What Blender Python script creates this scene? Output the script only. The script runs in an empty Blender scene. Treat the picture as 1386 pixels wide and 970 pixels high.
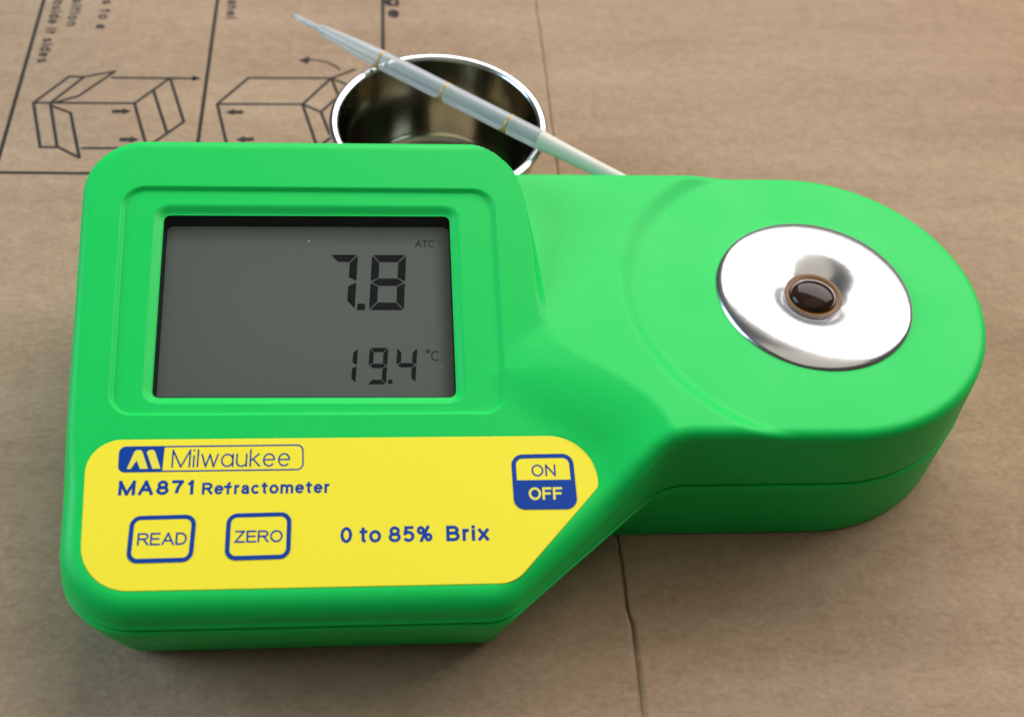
import bpy, bmesh, math, random
import numpy as np
from mathutils import Vector, Matrix
from mathutils.geometry import delaunay_2d_cdt

random.seed(7)
MM = 0.001
scene = bpy.context.scene
COL = scene.collection

# ------------------------------------------------------------------ camera
def make_camera():
    cd = bpy.data.cameras.new('camera')
    co = bpy.data.objects.new('camera', cd)
    COL.objects.link(co)
    pitch, roll, yaw = 0.8788374, 0.1173928, 0.1556727
    cp, sp = math.cos(pitch), math.sin(pitch)
    fw = Vector((math.sin(yaw) * cp, math.cos(yaw) * cp, -sp))
    r = Vector((math.cos(yaw), -math.sin(yaw), 0))
    u = r.cross(fw)
    r2 = math.cos(roll) * r + math.sin(roll) * u
    u2 = -math.sin(roll) * r + math.cos(roll) * u
    m = Matrix((r2, u2, -fw)).transposed().to_4x4()
    m.translation = Vector((-34.65, -166.32, 231.0)) * MM
    co.matrix_world = m
    cd.sensor_width = 36
    cd.lens = 1700 / 1386 * 36
    cd.clip_start = 0.01
    cd.clip_end = 50
    cd.dof.use_dof = True
    cd.dof.focus_distance = 0.262
    cd.dof.aperture_fstop = 16
    scene.camera = co
make_camera()

# ------------------------------------------------------------------ world and lamps (indoor close-up beside a window)
world = bpy.data.worlds.new('World')
scene.world = world
world.use_nodes = True
bg = world.node_tree.nodes['Background']
bg.inputs[0].default_value = (1.0, 0.94, 0.86, 1)
bg.inputs[1].default_value = 0.055

def area(name, loc, target, sx, sy, power, color):
    ld = bpy.data.lights.new(name, 'AREA')
    ld.shape = 'RECTANGLE'
    ld.size, ld.size_y = sx, sy
    ld.energy = power
    ld.color = color
    o = bpy.data.objects.new(name, ld)
    COL.objects.link(o)
    o.location = loc
    d = Vector(target) - Vector(loc)
    o.rotation_euler = d.to_track_quat('-Z', 'Y').to_euler()
    return o
area('window_light', (0.56, 0.84, 0.97), (0, 0, 0.03), 2.0, 0.95, 35.0, (1.0, 0.972, 0.945))
area('ceiling_light', (0.20, -0.30, 1.45), (0.05, 0, 0), 1.7, 1.2, 3.2, (1.0, 0.92, 0.80))
area('side_window_light', (-1.10, 0.15, 0.55), (-0.05, 0.03, 0.02), 0.7, 0.6, 12.5, (0.55, 0.78, 1.0))

scene.view_settings.view_transform = 'Standard'
scene.view_settings.look = 'None'
scene.view_settings.exposure = 0.0
scene.view_settings.gamma = 1.0

# ------------------------------------------------------------------ helpers
def new_mat(name, color, rough=0.5, metal=0.0, spec=0.5):
    m = bpy.data.materials.new(name)
    m.use_nodes = True
    b = m.node_tree.nodes['Principled BSDF']
    b.inputs['Base Color'].default_value = (*color, 1)
    b.inputs['Roughness'].default_value = rough
    b.inputs['Metallic'].default_value = metal
    b.inputs['Specular IOR Level'].default_value = spec
    return m, m.node_tree, b

def node(nt, kind, **kw):
    n = nt.nodes.new(kind)
    for k, v in kw.items():
        if k in n.inputs:
            n.inputs[k].default_value = v
        else:
            setattr(n, k, v)
    return n

def link_obj(name, me, mat, parent=None, smooth=True):
    o = bpy.data.objects.new(name, me)
    COL.objects.link(o)
    if mat:
        me.materials.append(mat)
    if parent:
        o.parent = parent
    if smooth:
        me.polygons.foreach_set('use_smooth', [True] * len(me.polygons))
    return o

def mesh_obj(name, verts_mm, faces, mat, parent=None, smooth=True):
    me = bpy.data.meshes.new(name)
    me.from_pydata([(x * MM, y * MM, z * MM) for x, y, z in verts_mm], [], faces)
    me.update()
    return link_obj(name, me, mat, parent, smooth)

def empty(name, loc_mm, label, cat):
    o = bpy.data.objects.new(name, None)
    COL.objects.link(o)
    o.location = Vector(loc_mm) * MM
    o.empty_display_size = 0.02
    o['label'] = label
    o['category'] = cat
    return o

def smooth01(t):
    t = np.clip(t, 0, 1)
    return t * t * (3 - 2 * t)

def rounded_poly(corners, step=0.9):
    """corners: (x, y, radius) listed round the shape -> dense point list"""
    n = len(corners)
    out = []
    for i in range(n):
        p0 = np.array(corners[i - 1][:2], float); p = np.array(corners[i][:2], float)
        p1 = np.array(corners[(i + 1) % n][:2], float); r = corners[i][2]
        a = (p0 - p) / np.linalg.norm(p0 - p); b = (p1 - p) / np.linalg.norm(p1 - p)
        ang = math.acos(max(-1, min(1, float(a @ b))))
        if r <= 0 or ang > math.pi - 1e-3:
            out.append(p); continue
        t = r / math.tan(ang / 2)
        bis = (a + b) / np.linalg.norm(a + b)
        c = p + bis * r / math.sin(ang / 2)
        s, e = p + a * t - c, p + b * t - c
        a0 = math.atan2(s[1], s[0]); a1 = math.atan2(e[1], e[0])
        d = (a1 - a0 + math.pi) % (2 * math.pi) - math.pi
        k = max(3, int(abs(d) * r / step * 1.3) + 1)
        for j in range(k + 1):
            q = a0 + d * j / k
            out.append(c + r * np.array([math.cos(q), math.sin(q)]))
    return resample(out, step)

def resample(pts, step, closed=True):
    pts = [np.array(p, float) for p in pts]
    out = []
    n = len(pts)
    for i in range(n if closed else n - 1):
        a, b = pts[i], pts[(i + 1) % n]
        L = np.linalg.norm(b - a)
        if L < 1e-6:
            continue
        k = max(1, int(round(L / step)))
        for j in range(k):
            out.append(a + (b - a) * j / k)
    if not closed:
        out.append(pts[-1])
    return np.array(out)

def normals_in(P, closed=True):
    """unit normals to the left of travel (inward for counter-clockwise loops)"""
    if closed:
        t = np.roll(P, -1, 0) - np.roll(P, 1, 0)
    else:
        t = np.gradient(P, axis=0)
    t /= np.linalg.norm(t, axis=1)[:, None] + 1e-12
    return np.c_[-t[:, 1], t[:, 0]]

def ccw(P):
    x, y = P[:, 0], P[:, 1]
    return P if (x * np.roll(y, -1) - np.roll(x, -1) * y).sum() > 0 else P[::-1]

def dist_poly(Q, P, closed=True):
    A = P; B = np.roll(P, -1, 0)
    if not closed:
        A, B = P[:-1], P[1:]
    D = B - A; L2 = (D ** 2).sum(1) + 1e-12
    best = np.full(len(Q), 1e9)
    for i in range(0, len(Q), 2000):
        q = Q[i:i + 2000, None, :] - A[None]
        t = np.clip((q * D[None]).sum(2) / L2[None], 0, 1)
        d = q - t[..., None] * D[None]
        best[i:i + 2000] = np.sqrt((d ** 2).sum(2).min(1))
    return best

def inside(Q, P):
    res = np.zeros(len(Q), bool)
    A = P; B = np.roll(P, -1, 0)
    for i in range(0, len(Q), 2000):
        x = Q[i:i + 2000, 0][:, None]; y = Q[i:i + 2000, 1][:, None]
        c = (A[None, :, 1] > y) != (B[None, :, 1] > y)
        xi = A[None, :, 0] + (y - A[None, :, 1]) * (B[None, :, 0] - A[None, :, 0]) / (B[None, :, 1] - A[None, :, 1] + 1e-15)
        res[i:i + 2000] = ((c & (x < xi)).sum(1) % 2).astype(bool)
    return res

def sd(Q, P):
    d = dist_poly(Q, P)
    return np.where(inside(Q, P), -d, d)

def chaikin(P, it=2):
    P = np.array(P, float)
    for _ in range(it):
        a = P[:-1] * .75 + P[1:] * .25; b = P[:-1] * .25 + P[1:] * .75
        P = np.vstack([P[:1], np.stack([a, b], 1).reshape(-1, 2), P[-1:]])
    return P

# lathe about local z (profile = (r, z) list) -> verts, faces
def lathe(profile, seg=96, cap_start=False, cap_end=False):
    V, F = [], []
    n = len(profile)
    for r, z in profile:
        for k in range(seg):
            a = 2 * math.pi * k / seg
            V.append((r * math.cos(a), r * math.sin(a), z))
    for i in range(n - 1):
        for k in range(seg):
            k2 = (k + 1) % seg
            F.append((i * seg + k, i * seg + k2, (i + 1) * seg + k2, (i + 1) * seg + k))
    if cap_start:
        F.append(tuple(range(seg))[::-1])
    if cap_end:
        F.append(tuple((n - 1) * seg + k for k in range(seg)))
    return V, F

def spline(pts, sub=6):
    P = np.array(pts, float)
    P = np.vstack([2 * P[0] - P[1], P, 2 * P[-1] - P[-2]])
    out = []
    for i in range(1, len(P) - 2):
        for j in range(sub):
            t = j / sub
            p0, p1, p2, p3 = P[i - 1], P[i], P[i + 1], P[i + 2]
            out.append(0.5 * (2 * p1 + (p2 - p0) * t + (2 * p0 - 5 * p1 + 4 * p2 - p3) * t * t + (3 * p1 - p0 - 3 * p2 + p3) * t ** 3))
    out.append(P[-2])
    return [tuple(q) for q in out]

# ------------------------------------------------------------------ flat print: strokes and fills merged into one sheet
def stroke_poly(pts, w, ext=0.0):
    P = [Vector(p) for p in pts]
    if ext:
        P[0] = P[0] - (P[1] - P[0]).normalized() * ext
        P[-1] = P[-1] + (P[-1] - P[-2]).normalized() * ext
    L, R = [], []
    for i, p in enumerate(P):
        if i == 0: t = (P[1] - p).normalized(); s = 1
        elif i == len(P) - 1: t = (p - P[-2]).normalized(); s = 1
        else:
            a = (p - P[i - 1]).normalized(); b = (P[i + 1] - p).normalized()
            t = (a + b)
            t = t.normalized() if t.length > 1e-6 else a
            s = 1 / max(0.45, t.dot(a))
        n = Vector((-t.y, t.x)) * (w / 2 * s)
        L.append(p + n); R.append(p - n)
    return [tuple(q) for q in R] + [tuple(q) for q in reversed(L)]

def sheet_mesh(name, polys, zf, mat, parent, holes=()):
    """polys: list of 2D polygons (mm); union; holes cut out; zf(x, y) -> z"""
    vs, fs = [], []
    allp = list(polys) + list(holes)
    for p in allp:
        q = [np.array(a, float) for a in p]
        A = ccw(np.array(q))
        b = len(vs)
        vs += [Vector((float(x), float(y))) for x, y in A]
        fs.append(list(range(b, b + len(A))))
    ov, oe, of, _, _, fo = delaunay_2d_cdt(vs, [], fs, 0, 1e-5)
    nh = len(polys)
    F = []
    for f, orig in zip(of, fo):
        if not orig: continue
        if any(k >= nh for k in orig): continue
        F.append(tuple(f))
    used = sorted({i for f in F for i in f}); mp = {o: i for i, o in enumerate(used)}
    V = [(ov[i].x, ov[i].y, zf(ov[i].x, ov[i].y)) for i in used]
    return mesh_obj(name, V, [tuple(mp[i] for i in f) for f in F], mat, parent, smooth=False)

def arc(cx, cy, rx, ry, a0, a1, n=14):
    return [(cx + rx * math.cos(math.radians(a0 + (a1 - a0) * i / n)), cy + ry * math.sin(math.radians(a0 + (a1 - a0) * i / n))) for i in range(n + 1)]

def ell(cx, cy, rx, ry):
    return [arc(cx, cy, rx, ry, 0, 180), arc(cx, cy, rx, ry, 180, 360)]

X = 0.73   # x-height over cap height
GL = {   # glyph -> (advance, strokes), cap height 1
 'M': (.86, [[(.0, 0), (.0, 1)], [(.0, 1), (.43, .0)], [(.43, .0), (.86, 1)], [(.86, 1), (.86, 0)]]),
 'A': (.74, [[(0, 0), (.37, 1)], [(.37, 1), (.74, 0)], [(.12, .33), (.62, .33)]]),
 '8': (.58, ell(.29, .74, .235, .26) + ell(.29, .26, .29, .26)),
 '7': (.54, [[(0, 1), (.54, 1)], [(.54, 1), (.30, .5), (.2, 0)]]),
 '1': (.30, [[(.24, 0), (.24, 1)], [(.24, 1), (.14, .83), (0, .77)]]),
 'R': (.66, [[(0, 0), (0, 1)], [(0, 1), (.40, 1)], arc(.40, .75, .24, .25, 90, -90), [(.40, .5), (0, .5)], [(.36, .5), (.66, 0)]]),
 'e': (.56, [[(.02, X * .52), (.54, X * .52)], arc(.28, X / 2, .27, X / 2, 4, 180), arc(.28, X / 2, .27, X / 2, 180, 322)]),
 'f': (.38, [[(.12, 0), (.12, .78)], arc(.30, .84, .18, .20, 180, 88), [(-.12, X - .07), (.32, X - .07)]]),
 'r': (.21, [[(0, 0), (0, X)], arc(.26, X - .26, .26, .26, 175, 80)]),
 'a': (.48, [[(.46, 0), (.46, .46)], arc(.25, .47, .21, .26, 0, 165), arc(.23, .20, .20, .20, 90, 270), [(.23, .40), (.46, .43)], [(.23, 0), (.46, .13)]]),
 'c': (.52, [arc(.28, X / 2, .27, X / 2, 42, 180), arc(.28, X / 2, .27, X / 2, 180, 318)]),
 't': (.29, [[(.13, .95), (.13, .16)], arc(.28, .16, .15, .16, 180, 275), [(0, X), (.30, X)]]),
 'o': (.58, ell(.29, X / 2, .28, X / 2)),
 'm': (.86, [[(0, 0), (0, X)], arc(.22, X - .23, .22, .23, 180, 0), [(.44, 0), (.44, X - .22)], arc(.65, X - .23, .21, .23, 180, 0), [(.86, 0), (.86, X - .22)]]),
 'E': (.58, [[(0, 0), (0, 1)], [(0, 1), (.57, 1)], [(0, .52), (.52, .52)], [(0, 0), (.58, 0)]]),
 'D': (.66, [[(0, 0), (0, 1)], [(0, 1), (.28, 1)], arc(.28, .5, .38, .5, 90, -90, 20), [(.28, 0), (0, 0)]]),
 'Z': (.62, [[(.04, 1), (.60, 1)], [(.60, 1), (0, 0)], [(0, 0), (.62, 0)]]),
 'O': (.78, ell(.39, .5, .39, .51)),
 'N': (.66, [[(0, 0), (0, 1)], [(0, 1), (.66, 0)], [(.66, 0), (.66, 1)]]),
 'F': (.54, [[(0, 0), (0, 1)], [(0, 1), (.54, 1)], [(0, .5), (.47, .5)]]),
 '0': (.54, ell(.27, .5, .27, .5)),
 '5': (.56, [[(.50, 1), (.12, 1)], [(.12, 1), (.06, .52)], arc(.27, .33, .28, .31, 138, 0), arc(.27, .33, .28, .33, 0, -148)]),
 '%': (.86, ell(.19, .77, .16, .22) + ell(.67, .23, .16, .22) + [[(.22, -.02), (.64, 1.02)]]),
 'B': (.64, [[(0, 0), (0, 1)], [(0, 1), (.36, 1)], arc(.36, .76, .23, .24, 90, -90), [(.36, .52), (0, .52)], arc(.36, .26, .28, .26, 90, -90), [(.36, 0), (0, 0)]]),
 'i': (.0, [[(0, 0), (0, X - .07)], [(0, .985), (0, 1.0)]]),
 'l': (.0, [[(0, 0), (0, 1)]]),
 'x': (.52, [[(.02, 0), (.50, X)], [(.02, X), (.50, 0)]]),
 'w': (.80, [[(0, X), (.2, 0)], [(.2, 0), (.4, X)], [(.4, X), (.6, 0)], [(.6, 0), (.8, X)]]),
 'u': (.48, [[(0, X), (0, .22)], arc(.24, .24, .24, .24, 180, 360), [(.48, X), (.48, 0)]]),
 'k': (.46, [[(0, 0), (0, 1)], [(.42, X), (.0, .30)], [(.14, .42), (.46, 0)]]),
 's': (.46, [arc(.23, X * .74, .2, X * .25, 30, 180), arc(.23, X * .74, .2, X * .25, 180, 270), arc(.23, X * .25, .22, X * .25, 90, -30), arc(.23, X * .25, .22, X * .25, -30, -160)]),
 'n': (.46, [[(0, 0), (0, X)], arc(.23, X - .25, .23, .25, 180, 0), [(.46, 0), (.46, X - .24)]]),
 'p': (.56, [[(0, -.28), (0, X)]] + ell(.28, X / 2, .28, X / 2)),
 'g': (.56, [[(.55, X), (.55, -.05)], arc(.28, -.05, .27, .24, 0, -150)] + ell(.28, X / 2, .27, X / 2)),
 'd': (.56, [[(.55, 0), (.55, 1)]] + ell(.28, X / 2, .27, X / 2)),
 'T': (.60, [[(0, 1), (.60, 1)], [(.30, 1), (.30, 0)]]),
 'C': (.72, [arc(.39, .5, .39, .51, 40, 180), arc(.39, .5, .39, .51, 180, 320)]),
 'b': (.56, [[(0, 0), (0, 1)]] + ell(.28, X / 2, .28, X / 2)),
 'h': (.46, [[(0, 0), (0, 1)], arc(.23, X - .25, .23, .25, 180, 0), [(.46, 0), (.46, X - .24)]]),
}

def text_polys(s, x0, y0, width, cap, w, gap=.12, shear=0.0, space=.42, geo_a=False):
    """stroked text with its ink spanning x0 .. x0+width, baseline y0, cap height cap (mm)"""
    glyphs, adv = [], 0.0
    inner = cap - w
    gap += w / inner; space += w / inner * .3
    for ch in s:
        if ch == ' ':
            adv += space; continue
        a, st = GL[ch]
        if ch == 'a' and geo_a:
            a, st = .56, ell(.28, X / 2, .28, X / 2) + [[(.56, 0), (.56, X)]]
        glyphs.append((adv, st)); adv += a + gap
    total = adv - gap
    sx = (width - w) / total
    out = []
    for off, st in glyphs:
        for line in st:
            pts = [(x0 + w / 2 + (off + px) * sx + shear * py * inner, y0 + w / 2 + py * inner) for px, py in line]
            straight = len(pts) == 2
            out.append(stroke_poly(pts, w, ext=w * (.5 if straight else .04)))
    return out

def frame_polys(corners, w, step=.35):
    """a rounded outline of line width w whose outer edge follows corners; returned as two open C-shaped polygons"""
    P = ccw(rounded_poly(corners, step))
    N = normals_in(P)
    I = P + N * w
    n = len(P); h = n // 2
    a = list(range(0, h + 1)); b = list(range(h, n)) + [0]
    res = []
    for idx in (a, b):
        res.append([tuple(P[i]) for i in idx] + [tuple(I[i]) for i in reversed(idx)])
    return res

# ------------------------------------------------------------------ materials
def mat_plastic():
    m, nt, b = new_mat('green_plastic', (0.005, 0.55, 0.088), 0.45, 0, .19)
    tc = node(nt, 'ShaderNodeTexCoord')
    n = node(nt, 'ShaderNodeTexNoise', Scale=1600.0, Detail=3.0)
    nt.links.new(tc.outputs['Object'], n.inputs['Vector'])
    bp = node(nt, 'ShaderNodeBump', Strength=0.16, Distance=0.0002)
    nt.links.new(n.outputs[0], bp.inputs['Height'])
    nt.links.new(bp.outputs[0], b.inputs['Normal'])
    n2 = node(nt, 'ShaderNodeTexNoise', Scale=60.0, Detail=4.0)
    nt.links.new(tc.outputs['Object'], n2.inputs['Vector'])
    mr = node(nt, 'ShaderNodeMapRange'); mr.inputs[1].default_value = .3; mr.inputs[2].default_value = .7
    mr.inputs[3].default_value = .40; mr.inputs[4].default_value = .50
    nt.links.new(n2.outputs[0], mr.inputs[0]); nt.links.new(mr.outputs[0], b.inputs['Roughness'])
    return m

def mat_label():
    m, nt, b = new_mat('yellow_label', (0.90, 0.755, 0.036), 0.42, 0, .25)
    tc = node(nt, 'ShaderNodeTexCoord')
    n = node(nt, 'ShaderNodeTexNoise', Scale=900.0, Detail=3.0)
    nt.links.new(tc.outputs['Object'], n.inputs['Vector'])
    bp = node(nt, 'ShaderNodeBump', Strength=0.08, Distance=0.0002)
    nt.links.new(n.outputs[0], bp.inputs['Height'])
    nt.links.new(bp.outputs[0], b.inputs['Normal'])
    return m

def mat_cardboard():
    m, nt, b = new_mat('kraft_cardboard', (0.36, 0.25, 0.16), 0.85, 0, .2)
    tc = node(nt, 'ShaderNodeTexCoord')
    def noise(scale, stretch, detail=4.0, rough=.6):
        mp = node(nt, 'ShaderNodeMapping'); mp.inputs['Scale'].default_value = stretch
        nt.links.new(tc.outputs['Object'], mp.inputs['Vector'])
        n = node(nt, 'ShaderNodeTexNoise', Scale=scale, Detail=detail, Roughness=rough)
        nt.links.new(mp.outputs[0], n.inputs['Vector'])
        return n.outputs[0]
    blot = noise(16.0, (1, 1.3, 1), 4)
    fib = noise(300.0, (.7, 1, 1), 5, .65)
    flute = noise(60.0, (.14, 1, 1), 2, .5)
    spk = noise(900.0, (.7, 1, 1), 2, .5)
    def madd(a, k, bsock=None, c=0.0):
        q = node(nt, 'ShaderNodeMath', operation='MULTIPLY_ADD')
        nt.links.new(a, q.inputs[0]); q.inputs[1].default_value = k
        if bsock is not None: nt.links.new(bsock, q.inputs[2])
        else: q.inputs[2].default_value = c
        return q.outputs[0]
    s = madd(blot, .30, None, -.15 + .5 - .25 - .21 - .22)
    s = madd(fib, .50, s)
    s = madd(flute, .42, s)
    s = madd(spk, .44, s)
    cr = node(nt, 'ShaderNodeValToRGB')
    e = cr.color_ramp.elements
    e[0].position = .15; e[0].color = (0.225, 0.142, 0.082, 1)
    e[1].position = .85; e[1].color = (0.450, 0.315, 0.208, 1)
    nt.links.new(s, cr.inputs[0])
    nt.links.new(cr.outputs[0], b.inputs['Base Color'])
    crumple = noise(45.0, (1, 1, 1), 5, .6)
    h = madd(flute, .35, None)
    h = madd(fib, .30, h)
    h = madd(crumple, 1.0, h)
    bp = node(nt, 'ShaderNodeBump', Strength=0.65, Distance=0.0011)
    nt.links.new(h, bp.inputs['Height'])
    nt.links.new(bp.outputs[0], b.inputs['Normal'])
    return m

def mat_steel(name, color, rough):
    m, nt, b = new_mat(name, color, rough, 1.0)
    tc = node(nt, 'ShaderNodeTexCoord')
    mp = node(nt, 'ShaderNodeMapping'); mp.inputs['Scale'].default_value = (1, 1, .06)
    nt.links.new(tc.outputs['Object'], mp.inputs['Vector'])
    n = node(nt, 'ShaderNodeTexNoise', Scale=500.0, Detail=3.0)
    nt.links.new(mp.outputs[0], n.inputs['Vector'])
    bp = node(nt, 'ShaderNodeBump', Strength=0.12, Distance=0.0002)
    nt.links.new(n.outputs[0], bp.inputs['Height'])
    nt.links.new(bp.outputs[0], b.inputs['Normal'])
    return m

def mat_translucent():
    m = bpy.data.materials.new('translucent_plastic'); m.use_nodes = True
    nt = m.node_tree; nt.nodes.clear()
    out = node(nt, 'ShaderNodeOutputMaterial')
    tr = node(nt, 'ShaderNodeBsdfTransparent'); tr.inputs[0].default_value = (.95, .98, 1, 1)
    df = node(nt, 'ShaderNodeBsdfDiffuse'); df.inputs[0].default_value = (.80, .84, .85, 1)
    tl = node(nt, 'ShaderNodeBsdfTranslucent'); tl.inputs[0].default_value = (.80, .86, .88, 1)
    gl = node(nt, 'ShaderNodeBsdfGlossy'); gl.inputs['Roughness'].default_value = .22
    lw = node(nt, 'ShaderNodeLayerWeight', Blend=.42)
    mr = node(nt, 'ShaderNodeMapRange'); mr.inputs[3].default_value = .46; mr.inputs[4].default_value = .95
    nt.links.new(lw.outputs['Facing'], mr.inputs[0])
    a = node(nt, 'ShaderNodeMixShader'); a.inputs[0].default_value = .45
    nt.links.new(df.outputs[0], a.inputs[1]); nt.links.new(tl.outputs[0], a.inputs[2])
    c = node(nt, 'ShaderNodeMixShader')
    nt.links.new(mr.outputs[0], c.inputs[0]); nt.links.new(tr.outputs[0], c.inputs[1]); nt.links.new(a.outputs[0], c.inputs[2])
    fr = node(nt, 'ShaderNodeFresnel', IOR=1.45)
    d = node(nt, 'ShaderNodeMixShader')
    nt.links.new(fr.outputs[0], d.inputs[0]); nt.links.new(c.outputs[0], d.inputs[1]); nt.links.new(gl.outputs[0], d.inputs[2])
    nt.links.new(d.outputs[0], out.inputs[0])
    return m

def mat_pane():
    m = bpy.data.materials.new('clear_pane'); m.use_nodes = True
    nt = m.node_tree; nt.nodes.clear()
    out = node(nt, 'ShaderNodeOutputMaterial')
    tr = node(nt, 'ShaderNodeBsdfTransparent'); tr.inputs[0].default_value = (.95, .96, .96, 1)
    gl = node(nt, 'ShaderNodeBsdfGlossy'); gl.inputs['Roughness'].default_value = .08
    fr = node(nt, 'ShaderNodeFresnel', IOR=1.45)
    d = node(nt, 'ShaderNodeMixShader')
    nt.links.new(fr.outputs[0], d.inputs[0]); nt.links.new(tr.outputs[0], d.inputs[1]); nt.links.new(gl.outputs[0], d.inputs[2])
    nt.links.new(d.outputs[0], out.inputs[0])
    return m

GREEN = mat_plastic()
YELLOW = mat_label()
CARD = mat_cardboard()
BLUE = new_mat('blue_ink', (0.0, 0.045, 0.29), 0.45, 0, .2)[0]
YINK = new_mat('yellow_ink', (0.84, 0.72, 0.06), 0.4, 0, .4)[0]
BLACKINK = new_mat('black_print', (0.032, 0.026, 0.024), 0.85, 0, .2)[0]
FAINTINK = new_mat('worn_black_print', (0.055, 0.044, 0.038), 0.85, 0, .2)[0]
SCREEN = new_mat('lcd_backing', (0.54, 0.655, 0.62), 0.55, 0, .3)[0]
SEG = new_mat('lcd_segment', (0.050, 0.052, 0.062), 0.5, 0, .3)[0]
SEGFAINT = new_mat('lcd_small_print', (0.19, 0.21, 0.205), 0.5, 0, .3)[0]
BLACK = new_mat('black_plastic', (0.012, 0.013, 0.016), 0.45, 0, .4)[0]
CHROME = mat_steel('polished_steel', (0.84, 0.84, 0.85), 0.22)
STEEL = mat_steel('brushed_steel', (0.31, 0.285, 0.22), 0.15)
RIMSTEEL = mat_steel('bright_steel', (0.62, 0.62, 0.63), 0.2)
AMBER = new_mat('amber_glass', (0.15, 0.062, 0.010), 0.25, 0, .2)[0]
DROP = new_mat('dark_syrup', (0.030, 0.014, 0.009), 0.12, 0, .2)[0]
GOLD = new_mat('gold_mark', (0.60, 0.38, 0.12), 0.35, 0.25, .5)[0]
TUBE = mat_translucent()
PANE = mat_pane()

# ------------------------------------------------------------------ the cardboard box top: two flaps meeting at a seam
box = empty('cardboard_box', (0, 0, 0), 'brown corrugated cardboard box top with printed folding diagrams under everything', 'cardboard box')
SEAM = np.array([(12.6, 560), (11.9, 167.6), (12.2, 138), (11.9, 87.3), (14.2, -10), (14.8, -28.5), (14.9, -38.4), (14.75, -43.6), (15.0, -48.6), (14.6, -59.9), (14.5, -67.6), (14.0, -300)])
def seam_x(y):
    o = np.argsort(SEAM[:, 1])
    base = float(np.interp(y, SEAM[o, 1], SEAM[o, 0]))
    return base + .05 * math.sin(y * .5) + .04 * math.sin(y * 1.3 + 1)
def chip(y):
    """missing sliver of the left flap's edge"""
    a = np.interp(y, [-46, -44.3, -43.8, -41.5, -39, -34, -30.5, -29], [0, .4, 1.3, .5, 1.0, .9, .4, 0])
    return float(a) + .08 * abs(math.sin(y * 3.1)) * (1 if -60 < y < -20 else .2)
def bare(y):
    return float(np.interp(y, [-90, -74, -60, -52, -47, -45], [.4, 1.3, 1.1, .9, .5, 0]))

def flap(side):
    ys = np.concatenate([np.arange(-260, -76, 12), np.arange(-76, -20, .6), np.arange(-20, 175, 3), np.arange(175, 561, 35)])
    V, F = [], []
    for y in ys:
        s = seam_x(y)
        if side < 0:
            e = s - .06 - chip(y) * .38
            xs = [(e, -3.0), (e, -.55), (e - .12, -.22), (e - .4, -.06), (e - 1.0, 0), (e - 3, 0), (e - 20, 0), (e - 80, 0), (-420, 0), (-420, -3)]
        else:
            bw = bare(y)
            e = s + .03
            lift = .12 * float(np.interp(y, [-80, -60, -30, -10], [1, 1, 1, 0]))
            xs = [(e, -3.0), (e, -.7 - .4 * bw / 1.3), (e + .10 + bw * .5, -.35 * bw - .10), (e + .2 + bw, -.02 + lift), (e + .7 + bw, lift), (e + 4, lift * .5), (e + 20, 0), (e + 90, 0), (460, 0), (460, -3)]
        V += [(x, float(y), z) for x, z in xs]
    k = 10
    for i in range(len(ys) - 1):
        for j in range(k - 1):
            q = (i * k + j, i * k + j + 1, (i + 1) * k + j + 1, (i + 1) * k + j)
            F.append(q if side > 0 else q[::-1])
    return mesh_obj('flap', V, [f[::-1] for f in F], CARD, box)
flap_l = flap(-1)
flap_l['label'] = 'left flap printed with black box folding diagrams'
flap_r = flap(1)
flap_r['label'] = 'plain right flap'
mesh_obj('inner_liner', [(-420, -260, -.75), (460, -260, -.75), (460, 560, -.75), (-420, 560, -.75)], [(0, 1, 2, 3)], CARD, box)

ZP = lambda x, y: 0.03
def lines(name, segs, w, mat=BLACKINK):
    return sheet_mesh(name, [stroke_poly(s, w, ext=w * .3) for s in segs], ZP, mat, flap_l)
lines('printed_border', [[(-136.2, 300), (-136.1, 85.6)], [(-85.7, 300), (-85.4, 85.8)], [(-36.0, 300), (-35.5, 86.0)], [(-260, 85.4), (-35.3, 86.0)]], 1.05)
def pairs(p): return [[p[i], p[i + 1]] for i in range(len(p) - 1)]
d1 = []
for p in ([(-131.1, 113.9), (-123.3, 125.6), (-119.6, 125.4), (-111.1, 128.2), (-115.0, 123.1), (-119.6, 117.1), (-125.7, 114.0)],
          [(-126.6, 114.0), (-119.3, 125.4)], [(-111.6, 125.4), (-88.8, 125.7)], [(-95.6, 125.7), (-104.1, 114.4), (-131.1, 113.9)],
          [(-95.6, 125.7), (-90.0, 106.9), (-96.1, 99.4)], [(-104.1, 114.4), (-99.2, 97.9)], [(-99.6, 120.1), (-94.0, 102.2)],
          [(-131.1, 113.9), (-126.3, 95.8), (-122.2, 95.8)], [(-126.5, 113.5), (-122.0, 96.1), (-115.6, 91.8), (-120.6, 109.9), (-125.8, 112.6)],
          [(-115.5, 95.6), (-99.3, 95.9), (-96.1, 99.4)]):
    d1 += pairs(p)
lines('printed_diagram', d1, .88)
d2 = []
for p in ([(-73.8, 126.4), (-50.4, 127.0), (-43.8, 131.1)], [(-81.6, 114.7), (-73.8, 126.4)], [(-81.6, 114.7), (-77.4, 96.5), (-53.4, 97.0), (-48.5, 103.0)],
          [(-81.6, 114.7), (-58.1, 115.2), (-50.4, 127.0), (-45.0, 108)], [(-58.1, 115.2), (-53.4, 97.0)], [(-58.1, 115.2), (-52.9, 112.0), (-46.5, 121.5)], [(-52.9, 112.0), (-50.2, 102.6)], [(-50.4, 127), (-45.5, 124)]):
    d2 += pairs(p)
lines('printed_diagram', d2, .88)
def arrow(tip, tail, w, hl, hw):
    t = (Vector(tip) - Vector(tail)).normalized(); n = Vector((-t.y, t.x)); b = Vector(tip) - t * hl
    return [[tuple(tip), tuple(b + n * hw), tuple(b - n * hw)], stroke_poly([tail, tuple(b + t * .2)], w)]
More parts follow.
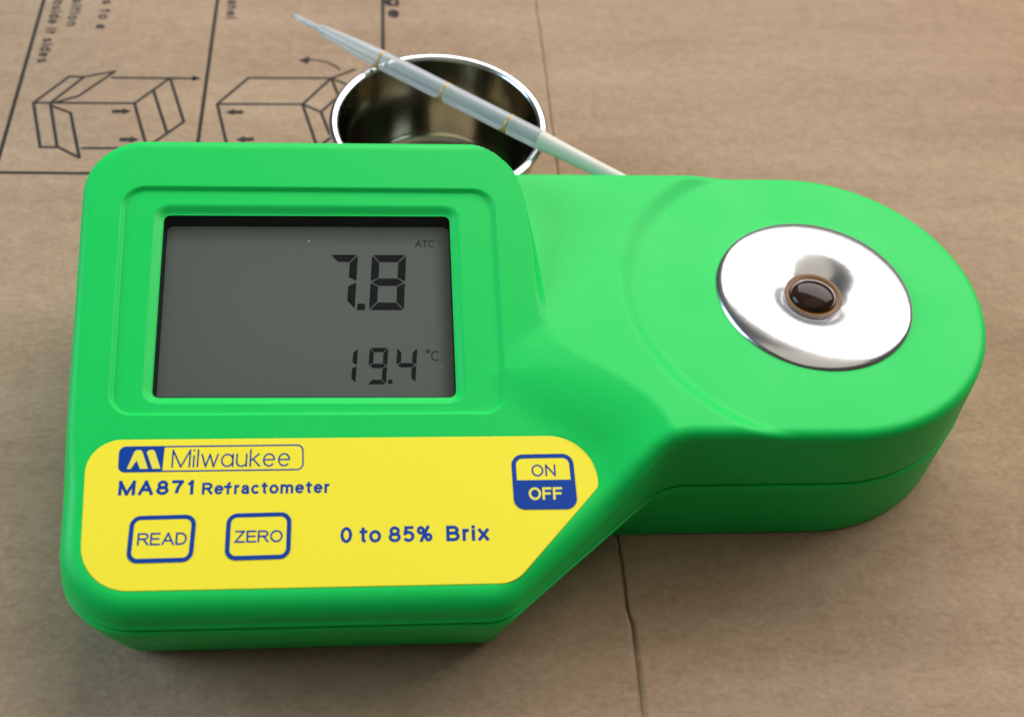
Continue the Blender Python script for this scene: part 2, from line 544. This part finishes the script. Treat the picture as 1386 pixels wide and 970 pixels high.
sheet_mesh('printed_arrow', arrow((-104.4, 111.0), (-109.7, 110.8), 1.5, 2.4, 1.35), ZP, BLACKINK, flap_l)
sheet_mesh('printed_arrow', arrow((-101.0, 99.3), (-106.2, 99.2), 1.5, 2.4, 1.35), ZP, BLACKINK, flap_l)
sheet_mesh('printed_arrow', arrow((-79.2, 111.3), (-74.2, 111.4), 1.5, 2.4, 1.35), ZP, BLACKINK, flap_l)
sheet_mesh('printed_arrow', arrow((-75.5, 99.8), (-70.6, 100.2), 1.5, 2.4, 1.35), ZP, BLACKINK, flap_l)
sheet_mesh('printed_arrow', arrow((-86.8, 125.8), (-90.0, 125.7), .6, 2.6, 1.3), ZP, BLACKINK, flap_l)
sheet_mesh('printed_arrow', [[(-60.2, 134.8), (-56.9, 136.9), (-57.2, 133.2)], stroke_poly([(-57.3, 135.2), (-54.5, 135.1), (-51.7, 134.2), (-49.6, 132.7), (-47.9, 130.9)], .7)], ZP, BLACKINK, flap_l)
def turned_text(name, s, x_base, y_end, length, cap, w, mat):
    """print running towards the viewer, letter tops to the right"""
    P = text_polys(s, 0, 0, length, cap, w)
    Q = [[(x_base + py, y_end + length - px) for px, py in p] for p in P]
    sheet_mesh(name, Q, ZP, mat, flap_l)
turned_text('printed_lettering', 'place boxes 5 inside, it sides'.replace(',', ''), -133.3, 131.4, 64, 3.2, .75, FAINTINK)
turned_text('printed_lettering', 'lid in position', -127.9, 148.6, 34, 3.2, .75, FAINTINK)
turned_text('printed_lettering', 'lift flaps to a', -119.3, 147.8, 34, 3.3, .78, FAINTINK)
turned_text('printed_lettering', 'fold the panel', -82.4, 154.2, 34, 3.2, .75, FAINTINK)
turned_text('printed_lettering', 'storage', -34.2, 156.3, 36, 4.4, 1.1, BLACKINK)

# ------------------------------------------------------------------ the meter
FA, FB = 36.57, 0.21                       # sloping face plane z = FA + FB*y
face_z = lambda x, y: FA + FB * y
meter = empty('refractometer', (0, 0, 0), 'bright green handheld digital refractometer with grey display, yellow keypad label and steel sample well', 'refractometer')
HC, HR = np.array([57.2, 11.1]), 38.3
ang = [math.radians(a) for a in np.linspace(-90, 90, 46)]
headarc = [(HC[0] + HR * math.cos(a), HC[1] + HR * math.sin(a), 0) for a in ang]
OUT = ccw(rounded_poly([(-100.0, 48.3, 13), (-94.7, -57.0, 15), (-12.6, -57.0, 10), (21.4, -27.2, 13)] + headarc, 1.0))
WIN = ccw(rounded_poly([(-81.3, 28.6, 1.3), (-21.2, 28.9, 1.3), (-20.9, -13.4, 1.3), (-80.4, -13.1, 1.3)], .9))
GRV = ccw(rounded_poly([(-90.3, 34.5, 5.0), (-11.4, 34.7, 5.0), (-10.9, -18.1, 4.5), (-88.2, -17.9, 5.0)], .9))
LAB = ccw(rounded_poly([(-91.7, -22.6, 6.5), (6.2, -22.6, 9.5), (6.2, -33.5, 2.2), (-11.1, -52.1, 6.5), (-90.0, -52.1, 9.5)], .9))
WELL = ccw(resample([HC + np.array([0, .26]) + 19.6 * np.array([math.cos(t), math.sin(t)]) for t in np.linspace(0, 2 * math.pi, 80, endpoint=False)], 1.5))
BCURVE = resample(chaikin([(-20, 58), (-18.5, 50.2), (-12.0, 46.9), (-6.3, 41.6), (-4.0, 35.5), (-3.1, 28), (-2.1, 15), (-.8, 3), (-.2, -2.5), (2.2, -5.2), (6.5, -8.2), (12.8, -13.0), (18.2, -18.6), (21.2, -26), (23, -34)], 2), .6, closed=False)
FACEPOLY = np.vstack([BCURVE, [(23, -90), (-140, -90), (-140, 58)]])
R_SEAM = 20.0

def top_z(Q):
    x, y = Q[:, 0], Q[:, 1]
    zf = FA + FB * y
    rh = np.hypot(x - HC[0], y - HC[1])
    zn = 36.85 - 1.15 * smooth01((43.0 - rh) / 4.6)
    db = dist_poly(Q, BCURVE, closed=False)
    s = np.where(inside(Q, FACEPOLY), db, -db)
    low = smooth01((1 - y) / 6)
    wd = np.interp(y, [-22, -9, 3, 20], [15, 15, 3.3, 1.8])
    ramp = np.clip(np.where(s < .8, (np.clip(s + .8, 0, None) ** 2) / 3.2, s) / wd, 0, 1.2)
    ramp = np.where(ramp > .8, 1 - (1.2 - ramp) ** 2 / .8, ramp)
    w = smooth01((s + .3) / wd) * (1 - low) + ramp * low
    z = zf * w + zn * (1 - w)
    z -= 0.80 * smooth01(-sd(Q, GRV) / .95)
    z -= 1.0 * smooth01((2.0 - sd(Q, WIN)) / 2.0)
    z -= 0.32 * smooth01((-sd(Q, LAB) + .02) / .22)
    return z

def fillet(Q, d):
    """rounded shoulder: drop below the top surface at inset d"""
    y = Q[:, 1]; x = Q[:, 0]
    big = smooth01((-18 - y) / 16) * smooth01((30 - x) / 14)
    R = 2.3 + 1.6 * big + 1.4 * smooth01((y - 30) / 14) * smooth01((-6 - x) / 8)
    t = np.clip((d - DRAFT) / R, 0, 1)
    return R - R * np.sqrt(np.clip(1 - (1 - t) ** 2, 0, 1))
DRAFT = 0.7

def build_upper():
    N = normals_in(OUT)
    pts = []
    offs = [DRAFT] + [DRAFT + v for v in (.06, .22, .5, .9, 1.4, 2.0, 2.6, 3.3, 4.0, 4.6, 5.4)]
    ring_id = []
    for k, o in enumerate(offs):
        P = OUT + N * o
        pts.append(P); ring_id += [(k, i) for i in range(len(P))]
    nb = len(OUT)
    def ringset(P, offsets):
        n = normals_in(P)
        for o in offsets: pts.append(P + n * o)
    # grooves, bevels and label step
    nwin0 = sum(len(p) for p in pts)
    pts.append(WIN)
    nwell0 = nwin0 + len(WIN)
    pts.append(WELL)
    nfix = nwell0 + len(WELL)
    ringset(GRV, [-.15, .0, .15, .32, .48, .64, .8, .95, 1.1])
    ringset(WIN, [-.4, -.8, -1.2, -1.6, -2.1])
    ringset(LAB, [-.15, -.01, .10, .22, .4])
    ringset(WELL, [-1.2])
    nB = normals_in(BCURVE, closed=False)
    for o in np.arange(-3.4, 4.6, .35): pts.append(BCURVE + nB * o)
    for r in np.arange(37.6, 43.8, .55):
        tt = np.arange(0, 2 * math.pi, 1.1 / r)
        pts.append(np.c_[HC[0] + r * np.cos(tt), HC[1] + r * np.sin(tt)])
    gx, gy = np.meshgrid(np.arange(-100, 97, 1.25), np.arange(-58, 50, 1.08))
    gx = gx + (np.arange(gx.shape[0]) % 2)[:, None] * .62
    pts.append(np.c_[gx.ravel(), gy.ravel()])
    A = np.vstack(pts)
    d = dist_poly(A, OUT); ins = inside(A, OUT)
    keep = np.zeros(len(A), bool)
    keep[:nfix] = True
    # rings inside the shell: drop those that fold over (nearer to the edge than they should be)
    for k, o in enumerate(offs):
        sl = slice(k * nb, (k + 1) * nb)
        keep[sl] = ((d[sl] > o - .05) & (np.abs(sd(A[sl], LAB)) > .5)) | (k == 0)
    rest = np.arange(len(A)) >= nfix
    okr = rest & ins & (d > 6.0) | (rest & ins & (d > DRAFT + .35) & (np.arange(len(A)) >= nfix) & (np.arange(len(A)) < len(A) - gx.size))
    keep |= okr
    gi = np.arange(len(A)) >= len(A) - gx.size
    keep[gi] &= (np.abs(sd(A[gi], GRV) + .5) > 1.2) & (np.abs(sd(A[gi], LAB)) > .8) & (sd(A[gi], WIN) > 2.5)
    keep[nfix:] &= (sd(A[nfix:], WIN) > .1) & (sd(A[nfix:], WELL) > .1)
    # thin out near duplicates
    cell = {}
    idx = []
    for i in np.nonzero(keep)[0]:
        q = A[i]; cx, cy = int(q[0] // .5), int(q[1] // .5)
        lim = .0 if i < nb or nwin0 <= i < nfix else .2 if i < nwin0 else .3
        bad = False
        if lim:
            for u in (-1, 0, 1):
                for v in (-1, 0, 1):
                    for j in cell.get((cx + u, cy + v), ()):
                        if (A[j][0] - q[0]) ** 2 + (A[j][1] - q[1]) ** 2 < lim * lim * (.02 if (i < nwin0) else 1):
                            bad = True
        if bad: continue
        cell.setdefault((cx, cy), []).append(i); idx.append(i)
    idx = np.array(idx); mp = {int(o): k for k, o in enumerate(idx)}
    B = A[idx]
    edges = []
    def loop(i0, n):
        for i in range(n): edges.append((mp[i0 + i], mp[i0 + (i + 1) % n]))
    loop(0, nb); loop(nwin0, len(WIN)); loop(nwell0, len(WELL))
    ov, oe, of, origv, _, _ = delaunay_2d_cdt([Vector((float(a), float(b))) for a, b in B], edges, [], 0, 1e-6)
    OV = np.array([(v.x, v.y) for v in ov])
    T = np.array([f for f in of if len(f) == 3])
    c = OV[T].mean(1)
    inner = OUT + N * DRAFT
    ok = inside(c, inner) & ~inside(c, WIN) & ~inside(c, WELL)
    T = T[ok]
    dd = dist_poly(OV, OUT)
    Z = top_z(OV) - fillet(OV, dd)
    V = [(float(a), float(b), float(z)) for (a, b), z in zip(OV, Z)]
    F = [tuple(int(i) for i in t) for t in T]
    # find the output index of the rim loop
    o2n = {}
    for k, lst in enumerate(origv):
        for o in lst: o2n[o] = k
    rim = [o2n[mp[i]] for i in range(nb)]
    # side wall from the rim down to the seam
    prev = rim
    zr = np.array([V[i][2] for i in rim])
    steps = [(.25, None), (.55, None), (.85, None), (1.0, None)]
    levels = []
    for f in (.35, .7, .97):
        levels.append((DRAFT * (1 - f) + .15 * f, zr * (1 - f) + (R_SEAM) * f))
    levels.append((.25, np.full(nb, R_SEAM - .22)))
    levels.append((.8, np.full(nb, R_SEAM - .34)))
    levels.append((2.0, np.full(nb, R_SEAM - .36)))
    for ins_, zz in levels:
        P = OUT + N * ins_
        b0 = len(V)
        V += [(float(P[i][0]), float(P[i][1]), float(zz[i])) for i in range(nb)]
        cur = list(range(b0, b0 + nb))
        for i in range(nb):
            j = (i + 1) % nb
            F.append((prev[i], cur[i], cur[j], prev[j]))
        prev = cur
    topset = set(range(len(OV)))
    # keep only used verts
    used = sorted({i for f in F for i in f}); m2 = {o: k for k, o in enumerate(used)}
    V = [V[i] for i in used]; F = [tuple(m2[i] for i in f) for f in F]
    o = mesh_obj('upper_shell', V, F, GREEN, meter)
    bm = bmesh.new(); bm.from_mesh(o.data)
    bmesh.ops.recalc_face_normals(bm, faces=bm.faces)
    bm.verts.ensure_lookup_table()
    up = max(bm.faces, key=lambda f: f.calc_center_median().z)
    if up.normal.z < 0:
        bmesh.ops.reverse_faces(bm, faces=bm.faces)
    bm.to_mesh(o.data); bm.free()
    # shade the moulded top from its true slope
    me = o.data
    vn = np.zeros(len(me.vertices) * 3); me.vertices.foreach_get('normal', vn); vn = vn.reshape(-1, 3)
    co = np.array(V)
    dq = dist_poly(co[:, :2], OUT)
    top = (np.array([i in topset for i in used])) & (dq > DRAFT + .12)
    Q = co[top][:, :2]; h = .05
    def H(P): return top_z(P) - fillet(P, dist_poly(P, OUT))
    gxx = (H(Q + [h, 0]) - H(Q - [h, 0])) / (2 * h); gyy = (H(Q + [0, h]) - H(Q - [0, h])) / (2 * h)
    nn = np.c_[-gxx, -gyy, np.ones(len(Q))]; nn /= np.linalg.norm(nn, axis=1)[:, None]
    vn[top] = nn
    me.normals_split_custom_set_from_vertices(vn.tolist())
    return o
build_upper()

def build_lower():
    N = normals_in(OUT); nb = len(OUT)
    left = smooth01((14 - OUT[:, 0]) / 12)          # the display half is undercut more than the well half
    Rb = 1.0 + 2.2 * left; tap = 5.0 * left
    V, F = [], []
    rings = [(np.full(nb, 2.0), np.full(nb, R_SEAM - 1.0)), (np.full(nb, .7), np.full(nb, R_SEAM - .95)), (np.full(nb, .12), np.full(nb, R_SEAM - .92)), (np.full(nb, .0), np.full(nb, R_SEAM - 1.25)),
             (.12 + tap * .10, np.full(nb, 15.5)), (.2 + tap * .32, np.full(nb, 11.5)), (.3 + tap * .62, np.full(nb, 7.0))]
    for a in np.linspace(0, 90, 8):
        s, c = math.sin(math.radians(a)), math.cos(math.radians(a))
        rings.append((.4 + tap * (.62 + .38 * (7.0 - Rb * (1 - s)) / 7.0) + Rb * (1 - c), Rb * (1 - s)))
    # under the slanting side the wall leans in and runs into the straight front of the well half
    x, y = OUT[:, 0], OUT[:, 1]
    slant = (y < -26.9) & (x > -14) & (x < 28)
    for ins_, zz in rings:
        P = OUT + N * ins_[:, None]
        f = np.clip((R_SEAM - 1.2 - zz) / (R_SEAM - 1.2), 0, 1) ** .9
        u = np.clip((x + 13) / 27, 0, 1)
        deep = OUT + N * (ins_ * 0 + 5.0 + 4.4 * u)[:, None]
        v = np.clip((x - 14) / 14, 0, 1)
        deep = np.where((x > 14)[:, None], np.c_[7.8 + (28 - 7.8) * v, -26.6 + .4 * v], deep)
        w = (smooth01((x + 14) / 8) * slant * (1 - smooth01((x - 19) / 9)))[:, None]
        base = OUT + N * np.where(zz > R_SEAM - 1.3, ins_, 0)[:, None]
        P = P * (1 - w) + (base * (1 - f[:, None]) + deep * f[:, None]) * w
        V += [(float(P[i][0]), float(P[i][1]), float(zz[i])) for i in range(nb)]
    for k in range(len(rings) - 1):
        for i in range(nb):
            j = (i + 1) % nb
            F.append((k * nb + i, (k + 1) * nb + i, (k + 1) * nb + j, k * nb + j))
    F.append(tuple((len(rings) - 1) * nb + i for i in range(nb))[::-1])
    o = mesh_obj('lower_shell', V, F, GREEN, meter)
    bm = bmesh.new(); bm.from_mesh(o.data)
    bmesh.ops.recalc_face_normals(bm, faces=bm.faces)
    bm.to_mesh(o.data); bm.free()
build_lower()

# display: black surround, pane, LCD with digits
NF = np.array([0, -FB, 1]) / math.hypot(1, FB)
def on_face(x, y, depth):
    """point under/over the face at (x, y), offset along the face normal"""
    p = np.array([x, y, face_z(x, y)]) + NF * depth
    return (float(p[0]), float(p[1]), float(p[2]))
def build_display():
    n = len(WIN); Nn = normals_in(WIN)
    V, F = [], []
    for off, dep in ((-1.0, -2.06), (.0, -2.06), (.0, -6.6), (-1.0, -6.6)):
        P = WIN + Nn * off
        V += [on_face(P[i][0], P[i][1], dep) for i in range(n)]
    for k in range(3):
        for i in range(n):
            j = (i + 1) % n
            F.append((k * n + i, k * n + j, (k + 1) * n + j, (k + 1) * n + i))
    mesh_obj('display_surround', V, F, BLACK, meter, smooth=False)
    P = WIN + Nn * .02
    mesh_obj('display_pane', [on_face(a, b, -2.35) for a, b in P], [tuple(range(n))], PANE, meter, smooth=False)
    P = WIN - Nn * .9
    sc = mesh_obj('screen', [on_face(a, b, -6.5) for a, b in P], [tuple(range(n))], SCREEN, meter, smooth=False)
    z = lambda x, y: face_z(x, y)
    def lay(name, polys, mat=SEG):
        # x, y here are where the print stands after its offset along the normal
        dy = -FB * -6.42 / math.hypot(1, FB); dz = -6.42 / math.hypot(1, FB)
        return sheet_mesh(name, polys, lambda x, y: face_z(x, y - dy) + dz, mat, sc)
    def digit(x, y, w, h, on, t, slant, g=.16):
        """seven-segment digit, lower left corner at x, y"""
        S = lambda px, py: (x + px + slant * py, y + py)
        b = t * .5; m = h / 2
        segs = {
         'a': [(g, h), (w - g, h), (w - t, h - t), (t, h - t)], 'd': [(g, 0), (t, t), (w - t, t), (w - g, 0)],
         'g': [(g + .1, m), (t, m + b), (w - t, m + b), (w - g - .1, m), (w - t, m - b), (t, m - b)],
         'f': [(0, h - g), (t - g * .5, h - t - g), (t - g * .5, m + b + g), (0, m + g)], 'b': [(w, h - g), (w, m + g), (w - t + g * .5, m + b + g), (w - t + g * .5, h - t - g)],
         'e': [(0, g), (0, m - g), (t - g * .5, m - b - g), (t - g * .5, t + g)], 'c': [(w, g), (w - t + g * .5, t + g), (w - t + g * .5, m - b - g), (w, m - g)]}
        return [[S(*p) for p in segs[k]] for k in on]
    lay('digit', digit(-47.3, 10.0, 5.9, 13.1, 'abc', 1.75, .045, .22))
    lay('digit', digit(-38.4, 9.8, 7.3, 13.3, 'abcdefg', 1.75, .045, .22))
    lay('decimal_point', [[(-40.9, 9.8), (-39.3, 9.8), (-39.2, 11.3), (-40.8, 11.3)]])
    lay('digit', digit(-44.6, -7.0, 3.5, 8.0, 'bc', .98, .06, .16))
    lay('digit', digit(-38.7, -7.2, 3.8, 8.2, 'abcdfg', .98, .06, .16))
    lay('digit', digit(-33.0, -6.9, 4.1, 7.9, 'bcfg', .98, .06, .16))
    lay('decimal_point', [[(-34.5, -7.1), (-33.6, -7.1), (-33.55, -6.2), (-34.45, -6.2)]])
    lay('indicator_lettering', [stroke_poly(p, .34) for p in ell(-26.25, .25, .32, .32)] + text_polys('C', -25.6, -2.0, 1.7, 2.3, .30), SEGFAINT)
    lay('indicator_lettering', text_polys('ATC', -28.6, 25.1, 4.2, 1.75, .28, gap=.02, shear=.06), SEGFAINT)
    # a few flecks of dust on the pane
    pane_z = lambda x, y: face_z(x, y) - 2.30
    dust = []
    for cx, cy, r in ((-51.0, 22.9, .24), (-56.3, -14.0, .24), (-36.0, 22.0, .10), (-23.6, -6.3, .10)):
        dust.append([(cx + r * math.cos(a) * random.uniform(.5, 1.1), cy + r * 1.4 * math.sin(a) * random.uniform(.6, 1.1)) for a in np.linspace(0, 2 * math.pi, 7)[:-1]])
    o = sheet_mesh('dust', dust, pane_z, new_mat('dust', (.36, .38, .36), .9)[0], meter)
    o['kind'] = 'stuff'
build_display()

# yellow label with its keys and print
def build_label():
    N = normals_in(LAB); n = len(LAB)
    top, low = -.10, -.30
    V, F = [], []
    for off, dz in ((.22, low), (.22, top - .05), (.30, top)):
        P = LAB + N * off
        V += [(float(a), float(b), face_z(a, b) + dz) for a, b in P]
    for k in range(2):
        for i in range(n):
            j = (i + 1) % n
            F.append((k * n + i, k * n + j, (k + 1) * n + j, (k + 1) * n + i))
    F.append(tuple(2 * n + i for i in range(n)))
    lab = mesh_obj('label_sheet', V, F, YELLOW, meter, smooth=False)
    zl = lambda x, y: face_z(x, y) + top + .03
    zl2 = lambda x, y: face_z(x, y) + top + .055
    # emblem and maker's name in a rounded box
    box_c = [(-85.25, -24.2, 1.3), (-50.7, -24.1, 1.3), (-50.5, -29.35, 1.3), (-85.05, -29.4, 1.3)]
    sheet_mesh('name_box', frame_polys(box_c, .28), zl, BLUE, lab)
    blk = [tuple(p) for p in rounded_poly([(-85.25, -24.2, 1.3), (-76.8, -24.2, 0), (-76.9, -29.4, 0), (-85.05, -29.4, 1.3)], .4)]
    sheet_mesh('emblem_block', [blk], lambda x, y: zl(x, y) + .012, BLUE, lab)
    def bar(x0, x1, w): # slanting bar with a rounded shoulder
        return [(x0, -28.75), (x0 + w, -28.75), (x1 + w, -25.4), (x1 + w - .25, -25.05), (x1 + w * .5, -24.95), (x1 + .2, -25.1), (x1 - .05, -25.5)]
    em = [bar(-81.05, -82.35, 1.5), bar(-78.75, -80.0, 1.5), [(-83.45, -28.75), (-82.75, -28.75), (-80.95, -25.6), (-82.0, -24.98), (-82.35, -25.3)], [(-81.05 + 1.15, -28.5), (-81.05 + 1.5, -28.6), (-79.5, -25.5), (-80.0, -25.1)]]
    sheet_mesh('emblem', em[:3], zl2, YINK, lab)
    sheet_mesh('lettering', text_polys('Milwaukee', -75.3, -28.55, 22.2, 3.6, .30, gap=.11, geo_a=True), zl, BLUE, lab)
    sheet_mesh('lettering', text_polys('MA871', -84.6, -33.9, 13.9, 2.85, .60, gap=.14), zl, BLUE, lab)
    sheet_mesh('lettering', text_polys('Refractometer', -69.3, -33.95, 23.7, 2.35, .47, gap=.10), zl, BLUE, lab)
    sheet_mesh('lettering', text_polys('0 to 85%', -43.4, -43.7, 17.2, 3.05, .58, gap=.08, space=.28), zl, BLUE, lab)
    sheet_mesh('lettering', text_polys('Brix', -23.7, -43.7, 8.1, 3.0, .62, gap=.12), zl, BLUE, lab)
    # keys: a slightly raised pad, its outline and its word
    def key(corners, label):
        P = ccw(rounded_poly(corners, .4)); nn = normals_in(P); k = len(P)
        V, F = [], []
        for off, dz in ((0, .02), (.06, .05), (.22, .07)):
            q = P + nn * off
            V += [(float(a), float(b), face_z(a, b) + top + dz) for a, b in q]
        for r in range(2):
            for i in range(k):
                j = (i + 1) % k
                F.append((r * k + i, r * k + j, (r + 1) * k + j, (r + 1) * k + i))
        F.append(tuple(2 * k + i for i in range(k)))
        o = mesh_obj('button', V, F, YELLOW, meter, smooth=False)
        o['label'] = label
        return o
    zk = lambda x, y: face_z(x, y) + top + .10
    zk2 = lambda x, y: face_z(x, y) + top + .125
    c = [(-81.9, -37.95, 2.0), (-69.9, -37.8, 2.0), (-70.1, -46.75, 2.0), (-82.0, -46.85, 2.0)]
    b = key(c, 'blue outlined key reading READ')
    sheet_mesh('button_outline', frame_polys(c, .82), zk, BLUE, b)
    sheet_mesh('lettering', text_polys('READ', -80.3, -43.55, 8.9, 2.35, .33, gap=.06), zk, BLUE, b)
    c = [(-64.4, -37.75, 2.0), (-52.5, -37.6, 2.0), (-52.5, -46.5, 2.0), (-64.4, -46.65, 2.0)]
    b = key(c, 'blue outlined key reading ZERO')
    sheet_mesh('button_outline', frame_polys(c, .82), zk, BLUE, b)
    sheet_mesh('lettering', text_polys('ZERO', -62.8, -43.35, 8.8, 2.3, .33, gap=.06), zk, BLUE, b)
    c = [(-10.75, -26.7, 2.2), (1.35, -26.6, 2.2), (1.65, -37.85, 2.2), (-10.6, -37.8, 2.2)]
    b = key(c, 'blue and yellow key reading ON and OFF')
    sheet_mesh('button_outline', frame_polys(c, .86), zk, BLUE, b)
    low_half = [tuple(p) for p in rounded_poly([(-10.45, -31.95, 0), (1.2, -31.95, 0), (1.4, -37.6, 1.9), (-10.35, -37.55, 1.9)], .4)]
    sheet_mesh('button_field', [low_half], lambda x, y: zk(x, y) + .012, BLUE, b)
    sheet_mesh('lettering', text_polys('ON', -6.9, -31.2, 4.7, 2.4, .31, gap=.12), zk, BLUE, b)
    sheet_mesh('lettering', text_polys('OFF', -7.7, -35.95, 6.5, 2.5, .46, gap=.06), zk2, YINK, b)
build_label()

# sample well: polished ring, glass, drop
def build_well():
    cx, cy = 57.2, 11.36
    prof = spline([(21.5, 34.9), (21.6, 35.5), (21.2, 36.15), (20.2, 36.72), (18.6, 37.18), (16.6, 37.5), (14.6, 37.62), (12.9, 37.52), (11.3, 37.28), (9.9, 36.92), (8.6, 36.45), (7.3, 35.85), (6.1, 35.2)], 6)
    V, F = lathe(prof, 144)
    mesh_obj('sample_ring', [(x + cx, y + cy, z) for x, y, z in V], F, CHROME, meter)
    V, F = lathe([(6.25, 35.35), (6.0, 35.42), (5.4, 35.25), (4.9, 35.1), (3.0, 35.1)], 64, cap_end=True)
    mesh_obj('prism', [(x + cx, y + cy, z) for x, y, z in V], F, AMBER, meter)
    V, F = lathe([(5.1, 35.38), (4.95, 35.75), (4.5, 36.2), (3.6, 36.7), (2.4, 37.05), (1.2, 37.2), (.3, 37.24)], 48, cap_end=True)
    mesh_obj('sample_drop', [(x * 1.0 + cx - .2, y * .93 + cy - .25, z) for x, y, z in V], F, DROP, meter)
build_well()

# ------------------------------------------------------------------ steel cup behind the meter
cup = empty('steel_cup', (-21.6, 79.4, 0), 'small round stainless steel sample cup standing behind the green meter', 'cup')
def build_cup():
    outer = [(18.5, 0.05), (20.2, .2), (21.4, .9), (22.0, 2.2), (23.3, 8), (24.7, 15), (26.0, 21.5), (26.5, 23.9)]
    inner = [(25.9, 23.9), (25.4, 21.3), (24.1, 15), (22.7, 8), (21.4, 2.9), (20.4, 1.6), (18.6, 1.05), (10, .85), (.4, .85)]
    V, F = lathe(spline(outer, 5) + spline(inner, 5), 128, cap_start=True, cap_end=True)
    o = mesh_obj('cup_wall', V, F, STEEL, cup)
    rim = [(26.15 + 1.2 * math.cos(a), 24.25 + .85 * math.sin(a)) for a in np.linspace(math.radians(-20), math.radians(340), 17)]
    V, F = lathe(rim, 128)
    mesh_obj('rim', V, F, RIMSTEEL, cup)
    # turned rings pressed into the base
    V, F = lathe(spline([(13.6, .87), (13.2, 1.15), (12.6, 1.2), (12.1, .9)], 4), 96)
    mesh_obj('base_ring', V, F, STEEL, cup)
build_cup()

# ------------------------------------------------------------------ pipette lying across the cup
A0 = np.array([-35.9, 99.6]); A1 = np.array([3.5, 69.0])
du = (A1 - A0) / np.linalg.norm(A1 - A0)
pip = empty('pipette', (A0[0], A0[1], 27.75), 'translucent white plastic pipette with three gold marks lying across the cup rim', 'pipette')
pip.rotation_euler = (0, 0, math.atan2(du[1], du[0]))
def build_pipette():
    def along(profile, seg=40, **kw):
        V, F = lathe(profile, seg, **kw)
        return [(z, x, y) for x, y, z in V], F
    V, F = along(spline([(1.0, -20.4), (1.35, -19.7), (1.6, -17), (2.15, -9), (2.45, -2), (2.52, 8), (2.52, 25), (2.5, 40), (2.47, 49)], 6) + [(2.3, 49.5)])
    mesh_obj('body', V, F, TUBE, pip)
    V, F = along([(.4, -29.6), (.62, -29.6), (.68, -28), (.85, -19.8)], cap_start=True)
    mesh_obj('tip', V, F, TUBE, pip)
    V, F = along(spline([(2.4, 49.3), (2.2, 53), (1.98, 60), (1.82, 68), (1.75, 75)], 4) + [(1.1, 75.5)], cap_end=True)
    mesh_obj('stem', V, F, new_mat('milky_plastic', (.60, .56, .48), .45)[0], pip)
    for s in (0.4, 20.6, 40.0):
        r = 2.50
        V, F = along([(r - .2, s - .34), (r + .07, s - .3), (r + .10, s), (r + .07, s + .3), (r - .2, s + .34)], 40)
        # a small flare of the mark on the lower side
        b = len(V)
        fl = []
        for k in range(7):
            a = math.radians(158 + 13 * k)
            wv = .35 + 2.5 * (k / 6) ** 1.2
            fl.append((a, wv))
        for a, wv in fl:
            V += [(s - wv, (r + .06) * math.cos(a), (r + .06) * math.sin(a)), (s + .5, (r + .06) * math.cos(a), (r + .06) * math.sin(a))]
        for k in range(6):
            F.append((b + 2 * k, b + 2 * k + 1, b + 2 * k + 3, b + 2 * k + 2))
        mesh_obj('mark', V, F, GOLD, pip)
build_pipette()
